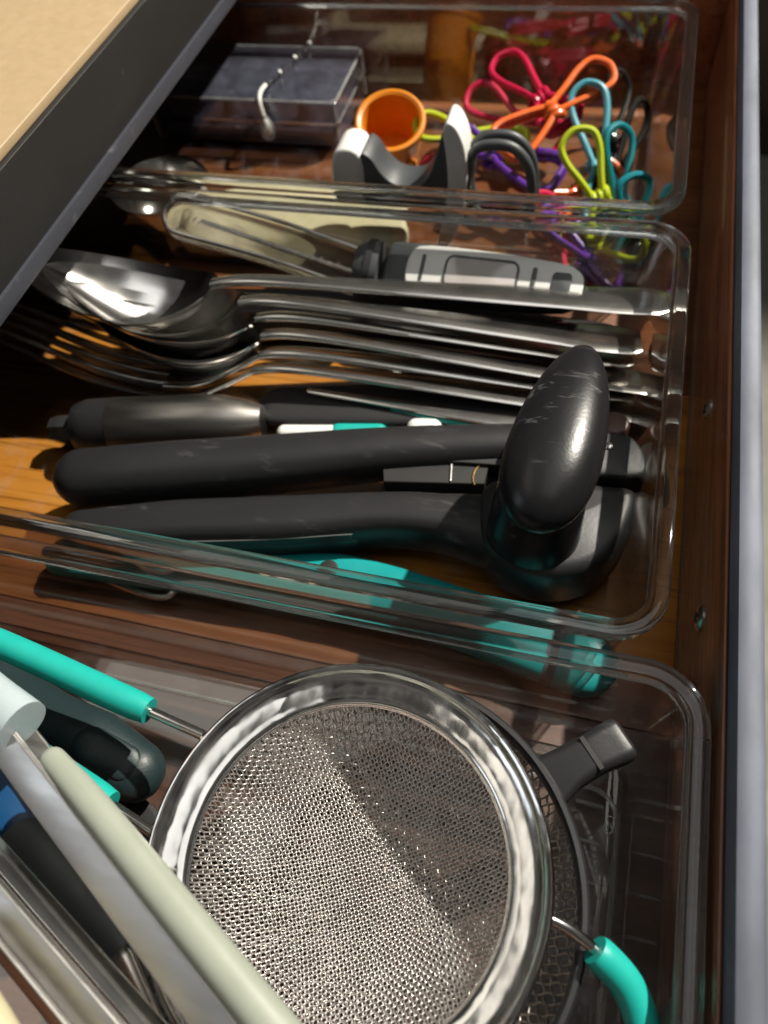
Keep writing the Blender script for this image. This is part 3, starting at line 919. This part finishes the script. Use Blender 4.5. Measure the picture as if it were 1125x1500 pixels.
# ------------------------------------------------------------------ near tray: tongs, grips and other handles
tg = thing("steel_tongs", "brushed steel tongs with a pale sage silicone grip across the strainer", "tongs", (-7, 0, 5))
def plate(pts, w, h, up, k=8):
    path = spline(pts, k)
    return sweep(path, [rrect(-w, w, -h, h, h * 0.8, 3)] * len(path), up)
TU = (0.30, 0.45, 0.85)
TL = lambda x, o=0.0, z=6.8: (x + 0.48 * o, 1.775 - 0.547 * (x + 10.31) + 0.877 * o, z)
obj("steel_arm", plate([TL(-12.2), TL(-9), TL(-6), TL(-3), TL(-0.5)], 0.37, 0.06, (-0.20, -0.35, 0.9)), M_brushed, tg)
obj("steel_fold", tube([TL(-12.0, 0.34, 6.92), TL(-6, 0.34, 6.92), TL(-0.5, 0.34, 6.92)], 0.055, 8), M_brushed, tg)
obj("lower_arm", plate([TL(-12.2, 0.1, 5.6), TL(-6, 0.1, 5.6), TL(-0.5, 0.1, 5.6)], 0.37, 0.06, (0, 0, 1)), M_brushed, tg)
obj("silicone_grip", bar([TL(-9.55, 0.55, 6.75), TL(-8.4, 0.60, 6.8), TL(-6.6, 0.62, 6.8), TL(-4.5, 0.65, 6.8), TL(-0.6, 0.7, 6.8)], [0.27, 0.33, 0.36, 0.38, 0.42], [0.26, 0.38, 0.40, 0.42, 0.42], p=2.3, up=(0.1, 0.2, 0.95)), M_sage, tg)
obj("end_sleeve", bar([(-13.6, 3.7, 6.9), (-11.6, 2.85, 6.95), (-10.2, 2.35, 6.95)], [0.5, 0.52, 0.55], [0.5, 0.5, 0.52], p=2.2, r1=False), M_pale, tg)
t2 = thing("steel_server", "brushed steel server handle with folded edges at the lower left corner", "server", (-8, -1.2, 5))
SL = lambda x, o=0.0, z=6.6: (x + 0.4 * o, -1.385 - 0.435 * (x + 8.0) + 0.9 * o, z)
obj("steel_arm", plate([SL(-12), SL(-9), SL(-6), SL(-3)], 0.30, 0.05, (-0.15, -0.25, 0.95)), M_brushed, t2)
obj("side_flange", plate([SL(-12, 0.5, 6.3), SL(-9, 0.5, 6.3), SL(-6, 0.5, 6.3), SL(-3, 0.5, 6.3)], 0.24, 0.05, (0.3, 0.55, 0.75)), M_steel, t2)
obj("side_flange", plate([SL(-12, -0.48, 6.5), SL(-9, -0.48, 6.5), SL(-6, -0.48, 6.5), SL(-3, -0.48, 6.5)], 0.24, 0.05, (-0.35, -0.7, 0.6)), M_brushed, t2)
obj("folded_edge", tube([SL(-12, 0.29, 6.63), SL(-3, 0.29, 6.63)], 0.05, 8), M_cutlery, t2)
obj("folded_edge", tube([SL(-12, -0.29, 6.60), SL(-3, -0.29, 6.60)], 0.05, 8), M_cutlery, t2)
cp = thing("cream_spatula", "cream plastic handle end in the bottom left corner beside the steel server", "spatula", (-7.6, -2.4, 7))
obj("grip", bar([(-9.5, -2.1, 7.3), (-8.0, -2.9, 7.4), (-6.7, -3.65, 7.4)], [0.75, 0.8, 0.8], [0.4, 0.42, 0.4]), M_pcream, cp)
ds = thing("smoky_spoon", "smoky grey silicone spoon lying between the two steel handles", "spoon", (-8, -0.5, 3))
obj("paddle", bar([(-11.0, 0.55, 4.9), (-9.6, 0.05, 5.0), (-8.4, -0.5, 5.0), (-7.3, -1.05, 4.9)], [0.5, 0.62, 0.58, 0.4], [0.15, 0.2, 0.2, 0.14], p=2.5), M_smoke, ds)
obj("neck", bar([(-7.0, -1.3, 4.9), (-5.8, -2.1, 5.0), (-4.0, -3.2, 5.1)], [0.34, 0.2, 0.22], [0.14, 0.16, 0.16], p=2.5), M_cutlery, ds)
bb = thing("blue_grip", "blue plastic grip half hidden behind the steel tongs", "handle", (-11, 0.6, 3))
obj("grip", bar([(-13.0, 1.9, 4.6), (-11.2, 0.85, 4.7), (-10.6, 0.45, 4.7)], [0.85, 0.9, 0.85], [0.4, 0.42, 0.4], p=3), M_blue, bb)
gg = thing("rubber_grip", "dark green-black rubber handle beneath the teal strainer handle", "handle", (-10.5, 2.6, 2))
obj("grip", bar([(-15.0, 4.2, 2.8), (-12.6, 3.2, 3.0), (-10.6, 2.8, 3.05), (-9.3, 2.55, 2.95)], [0.8, 0.95, 1.0, 0.78], [0.7, 0.8, 0.85, 0.65], p=2.2), M_green, gg)
obj("thumb_rest", bar([(-10.3, 2.75, 3.75), (-9.4, 2.6, 3.55)], [0.5, 0.45], [0.16, 0.14], p=2.2), M_green, gg)
kf = thing("dark_blade", "dark flat blade lying low under the tongs on the tray floor", "blade", (-9, 0, 0.4))
obj("blade", bar([(-14, 2.0, 2.0), (-9.5, 0.6, 2.0), (-4.8, -2.4, 2.0)], [1.2, 1.5, 1.1], [0.08, 0.1, 0.08], p=3), M_black2, kf)
cs = thing("steel_clasp", "small white and steel clasp glinting in the gap beside the tongs", "clasp", (-8.2, 0.0, 3.2))
obj("clasp_plate", box(-7.55, -7.1, -0.55, -0.25, 4.9, 5.15, 0.04), M_white, cs)
obj("clasp_pin", tube([(-8.35, 0.55, 4.95), (-8.1, 0.3, 4.95)], 0.08, 8), M_steel, cs)

# ------------------------------------------------------------------ far tray: small box, cup, peeler, clips
bx = thing("clear_box", "small clear plastic case with a lid in the far tray beside the orange cup", "case", (-18, 36.5, 0.3))
def case_shell(x0, x1, y0, y1, z0, z1, up):
    o = [[(a, b, z) for a, b in rrect(x0 + d, x1 - d, y0 + d, y1 - d, 0.35 - d * 0.5, 5)] for d, z in ((0.12, z0), (0.0, z0 + 0.12), (0, z1))]
    i = [[(a, b, z) for a, b in rrect(x0 + d, x1 - d, y0 + d, y1 - d, 0.35 - d * 0.5, 5)] for d, z in ((0.13, z1), (0.13, z0 + 0.24), (0.22, z0 + 0.14))]
    V, F = loft(o + i, True, True)
    if not up:
        V = [(a, b, z0 + z1 - z) for a, b, z in V]
    return V, F
obj("case_base", case_shell(-23.6, -13.35, 34.2, 39.2, 0.3, 1.5, True), M_box, bx)
obj("dark_backing", box(-23.3, -13.6, 34.45, 38.95, 0.5, 0.95, 0.06, 0.3), M_black2, bx)  # black slab added to make the case interior dark
obj("case_lid", case_shell(-23.7, -13.28, 34.12, 39.3, 1.53, 2.7, False), M_box, bx)
obj("lid_edge", loft([[(a, b, z) for a, b in rrect(-23.76 - d, -13.22 + d, 34.06 - d, 39.36 + d, 0.4, 5)] for d, z in ((0, 1.50), (0.05, 1.53), (0.05, 1.62), (0, 1.65))], closed=True), M_bead, bx)
for zz in (2.68, 1.58):
    obj("case_edge", tube([(a, b, zz) for a, b in rrect(-23.7, -13.28, 34.12, 39.3, 0.38, 5)], 0.055, 6, closed=True), M_ridge, bx)
for a, b in ((-13.36, 34.2), (-13.36, 39.2), (-23.6, 34.2)):
    obj("case_corner", tube([(a, b, 0.45), (a, b, 2.62)], 0.08, 6), M_ridge, bx)
obj("latch", box(-18.9, -17.7, 33.95, 34.08, 1.3, 1.9, 0.04), M_bead, bx)
for k, (x, y, r) in enumerate(((-21.3, 37.6, 0.75), (-19.6, 35.6, 0.6), (-17.3, 37.8, 0.8), (-15.4, 35.7, 0.65), (-14.8, 37.9, 0.5), (-17.6, 35.6, 0.5))):
    nz = thing("piping_nozzle", ["widest dark nozzle at the back left inside the clear case", "dark nozzle near the latch inside the clear case", "large dark nozzle behind the middle of the clear case", "dark nozzle at the front right inside the clear case", "small dark nozzle at the back right inside the clear case", "small dark nozzle at the front middle of the clear case"][k], "nozzle", (x, y, 0.95), 'dark nozzles inside the clear case')
    obj("cone", lathe([(r, 0.0), (r * 1.05, 0.06), (r * 0.96, 0.12), (r * 0.5, 1.35), (r * 0.4, 1.4), (r * 0.3, 1.3)], 24, (x, y, 0.95)), M_black2, nz)
bd = thing("beaded_tag", "clear beaded cord with a drop pendant hanging over the case", "pendant", (-16.6, 34, 2.7))
path = spline([(-16.19, 41.2, 3.6), (-16.15, 39.3, 2.86), (-17.05, 35.4, 2.86), (-17.2, 34.6, 2.88), (-17.1, 33.9, 2.75), (-17.0, 33.72, 2.3)], 6)
obj("cord", tube(path, 0.05, 6), M_bead, bd)
for i in range(9):
    p = Vector((-16.15, 39.2, 2.92)).lerp(Vector((-17.05, 35.3, 2.92)), i / 8)
    obj("bead", disc_sphere(p, 0.12, 0.12, 0.12, 10, 6), M_white if i % 3 == 0 else M_bead, bd)
obj("pendant_hook", tube(spline([(-17.15, 35.0, 2.95), (-17.15, 34.3, 2.98), (-17.05, 33.75, 2.8), (-16.95, 33.6, 2.2)], 5), 0.10, 8), M_white, bd)
obj("drop", lathe([(0.05, -0.75), (0.3, -0.68), (0.40, -0.4), (0.36, 0.0), (0.2, 0.3), (0.08, 0.45)], 16, (-16.9, 33.6, 1.75)), M_ridge, bd)
obj("drop_core", disc_sphere((-16.9, 33.6, 1.6), 0.2, 0.2, 0.42, 12, 8), M_white, bd)

oc = thing("orange_cup", "orange tapered plastic cup with an open mouth in the far tray", "cup", (-10.2, 33.1, 0.75), rotm=Matrix.Rotation(math.radians(22), 3, 'X') @ Matrix.Rotation(math.radians(6), 3, 'Y'))
obj("cup_wall", lathe([(1.15, 0), (1.22, 0.05), (1.40, 1.4), (1.48, 2.3), (1.62, 2.36), (1.64, 2.5), (1.60, 2.58), (1.50, 2.60), (1.36, 2.52), (1.28, 1.4), (1.10, 0.15), (0.02, 0.12)], 48), M_orange, oc)
obj("side_lug", bar([(1.15, -0.95, 1.0), (1.18, -1.0, 0.35)], [0.22, 0.22], [0.2, 0.2], up=(0, 1, 0)), M_orange, oc)

pl = thing("palm_peeler", "white and charcoal peeler standing against the near wall of the far tray", "peeler", (-7, 27, 0.3))
YC = 27.0
fy = lambda a, b, h: (a, YC - h, b)
saddle = chaikin([(-9.55, 5.25), (-9.05, 5.0), (-8.75, 4.35), (-8.2, 3.85), (-7.3, 3.8), (-6.75, 4.3), (-6.4, 5.3), (-6.05, 6.5), (-5.75, 6.55), (-5.7, 5.2), (-5.75, 3.6), (-5.9, 2.6), (-8.0, 2.4), (-9.5, 2.6), (-9.7, 3.8)], 2)
obj("charcoal_saddle", prism(saddle, -0.75, 0.75, 0.06, fy), M_char, pl)
obj("white_cap", prism(chaikin([(-10.65, 5.35), (-9.35, 5.3), (-9.45, 3.4), (-9.6, 2.6), (-10.8, 2.7), (-10.9, 3.8)], 2), -0.8, 0.82, 0.16, fy), M_white, pl)
obj("white_fin", prism(chaikin([(-6.15, 6.3), (-5.9, 6.7), (-5.5, 6.35), (-5.2, 5.4), (-5.2, 3.9), (-5.5, 2.2), (-6.1, 1.0), (-6.5, 0.8), (-6.5, 1.4), (-6.2, 2.4), (-5.95, 3.8), (-6.0, 5.3)], 2), -0.5, 0.86, 0.1, fy), M_white, pl)
lo = spline([(-5.25, 3.3, 0), (-5.2, 4.6, 0), (-4.95, 5.35, 0), (-4.3, 5.6, 0), (-3.5, 5.5, 0), (-2.9, 4.8, 0), (-2.7, 3.7, 0), (-2.75, 2.9, 0), (-3.6, 2.5, 0), (-4.6, 2.5, 0)], 5, closed=True)
obj("finger_loop", sweep([(p.x, YC - 0.2, p.y) for p in lo] + [(lo[0].x, YC - 0.2, lo[0].y)], [ell(0.55, 0.19, 14, 3)] * (len(lo) + 1), up=(0.3, 0, -1)) if False else tube([(p.x, YC - 0.4, p.y) for p in lo], 0.20, 12, closed=True), M_char, pl)
obj("loop_back", tube([(p.x, YC + 0.25, p.y) for p in lo], 0.20, 12, closed=True), M_char, pl)
obj("blade", box(-4.9, -3.1, YC - 0.1, YC + 0.1, 2.4, 3.2, 0.04), M_steel, pl)
cr_ = thing("cream_scraper", "cream silicone scraper lying low along the tray wall under the peeler", "scraper", (-12, 26.5, 0.3))
obj("flap", prism(chaikin([(-18.6, 25.3), (-17.6, 25.0), (-8.6, 25.4), (-7.9, 26.2), (-8.2, 28.0), (-10.3, 29.2), (-13.5, 29.6), (-17.6, 29.2), (-18.7, 27.6)], 2), 0.35, 1.3, 0.3), M_pcream, cr_)
ld = thing("reflection_bowl", "added shiny steel ladle bowl at the left end of the far tray, under the worktop edge", "filler", (-19.6, 27.2, 0.3))  # added bowl standing in for tray wall reflections, also covers lit floor
obj("bowl", lathe([(0.02, 0.35), (0.9, 0.42), (1.7, 0.9), (2.1, 1.7), (2.2, 2.5), (2.27, 2.55), (2.2, 2.6), (2.1, 2.45), (2.0, 1.7), (1.6, 1.0), (0.85, 0.52), (0.02, 0.45)], 48, (-19.7, 27.1, 0)), M_steel, ld)
obj("handle", bar([(-21.6, 27.6, 2.5), (-24, 28.3, 3.2), (-27, 29.2, 3.6)], [0.45, 0.4, 0.5], [0.1, 0.1, 0.1], p=3), M_cutlery, ld)
rb = thing("red_marble", "dark red glass marble between the orange cup and the clips", "marble", (-7.6, 31.2, 0.3))
obj("ball", disc_sphere((-7.6, 31.4, 1.25), 0.95, 0.95, 0.95, 28, 18), M_red, rb)

CLIPS = 'vinyl coated wire bag clips in the far tray'


def wire_clip(label, color, pivot, tip, roll=0.0, loop=3.2, jaw=2.8, tipmetal=False):
    """Sprung wire clip: teardrop finger loops one way, squared jaws the other, a coil between."""
    p, q = Vector(pivot), Vector(tip)
    X_ = (q - p).normalized()
    up = Vector((0.0, -0.55, 0.83))
    Z_ = (up - X_ * up.dot(X_)).normalized()
    Y_ = Z_.cross(X_)
    Rm = Matrix((X_, Y_, Z_)).transposed() @ Matrix.Rotation(math.radians(roll), 3, 'X')
    t = thing("bag_clip", label, "bag clip", pivot, CLIPS, Rm)
    m = VINYL[color]
    r = 0.155
    A = [(0, -0.18), (1.0, -0.42), (2.1, -0.72), (2.85, -0.66), (3.2, 0.0), (2.85, 0.66), (2.1, 0.72), (1.0, 0.42), (0, 0.18)]
    B = [(0, -0.22), (-1.0, -0.62), (-2.1, -0.92), (-2.65, -0.72), (-2.75, 0), (-2.65, 0.72), (-2.1, 0.92), (-1.0, 0.62), (0, 0.22)]
    sa, sb = loop / 3.2, jaw / 2.75
    for sgn in (1, -1):
        obj("finger_loop", tube(spline([(x * sa, y, 0.18 * sgn * (0.4 + 0.6 * (1 - x / 3.2)) * (1 if sgn > 0 else 1) + (0.35 * x / 3.2 if sgn > 0 else -0.35 * x / 3.2)) for x, y in A], 6), r, 9), m, t) if sgn > 0 else None
        obj("jaw_loop", tube(spline([(x * sb, y * (1 if sgn > 0 else 0.9), 0.16 * sgn * (1 + x / 2.75 * 0.3)) for x, y in B], 6), r, 9), m, t)
    coil = [(0.05 + 0.28 * math.cos(a), -0.42 + 0.84 * i / 40, 0.28 * math.sin(a)) for i, a in enumerate([i * 2 * PI * 3 / 40 for i in range(41)])]
    obj("coil", tube(coil, r, 8), m, t)
    if tipmetal:
        obj("bare_tip", disc_sphere((loop + 0.05, 0, 0.36), 0.15, 0.15, 0.15, 10, 6), M_steel, t)
    return t


wire_clip("big orange wire clip lying open on top of the other clips", 'orange', (-2.75, 32.6, 3.5), (-0.75, 35.2, 3.9), 0, 3.4, 2.9)
wire_clip("crimson wire clip whose loop points up at the far wall", 'crimson', (-3.4, 34.6, 2.9), (-5.6, 37.3, 3.0), 0, 3.7, 2.2)
wire_clip("crimson wire clip lying low beneath the other crimson one", 'crimson', (-4.4, 34.9, 1.6), (-6.95, 36.4, 2.0), 0, 3.0, 2.4)
wire_clip("light blue wire clip standing with its loop in front of the orange clip", 'light blue', (-0.35, 31.2, 1.9), (-1.5, 34.0, 3.9), 0, 3.6, 2.2)
wire_clip("lime wire clip with its loop upright at the near wall of the tray", 'lime', (-0.15, 29.0, 1.9), (-1.5, 30.6, 3.6), 0, 2.9, 2.0)
wire_clip("lime wire clip lying flat between the orange cup and orange clip", 'lime', (-6.4, 33.0, 1.9), (-9.2, 33.0, 2.2), 20, 2.6, 2.6)
wire_clip("purple wire clip behind the charcoal loop of the peeler", 'purple', (-4.9, 31.2, 2.2), (-7.2, 32.2, 2.2), 10, 2.6, 3.2)
wire_clip("teal wire clip standing upright right of the light blue one", 'teal', (0.55, 29.6, 1.4), (-0.1, 31.8, 3.6), 40, 3.0, 1.6)
wire_clip("small teal wire clip leaning in the corner by the end wall", 'teal', (1.3, 28.0, 1.4), (0.8, 29.2, 3.3), 30, 2.0, 1.3)
wire_clip("black wire clip with a shiny tip near the end wall of the far tray", 'black', (0.3, 32.4, 1.2), (0.8, 35.0, 2.4), 60, 3.2, 2.4, True)
wire_clip("black wire clip with a shiny tip behind the orange loop", 'black', (-0.2, 34.6, 1.2), (-0.4, 37.3, 2.9), 50, 3.0, 2.4, True)
wire_clip("orange wire clip buried low at the tray floor under the teal clips", 'orange', (-1.3, 30.4, 0.9), (0.4, 32.0, 1.1), 15, 2.4, 2.2)
wire_clip("crimson wire clip lying on the tray floor against the near wall", 'crimson', (-1.2, 27.0, 0.8), (-2.9, 28.4, 2.0), 30, 2.6, 1.8)
wire_clip("purple wire clip lying on the tray floor against the near wall", 'purple', (-0.2, 26.4, 0.8), (-2.2, 26.9, 1.9), 50, 2.6, 1.6)
wire_clip("lime wire clip lying on the tray floor against the near wall", 'lime', (0.0, 27.2, 1.2), (1.6, 26.6, 2.0), 40, 2.4, 1.8)
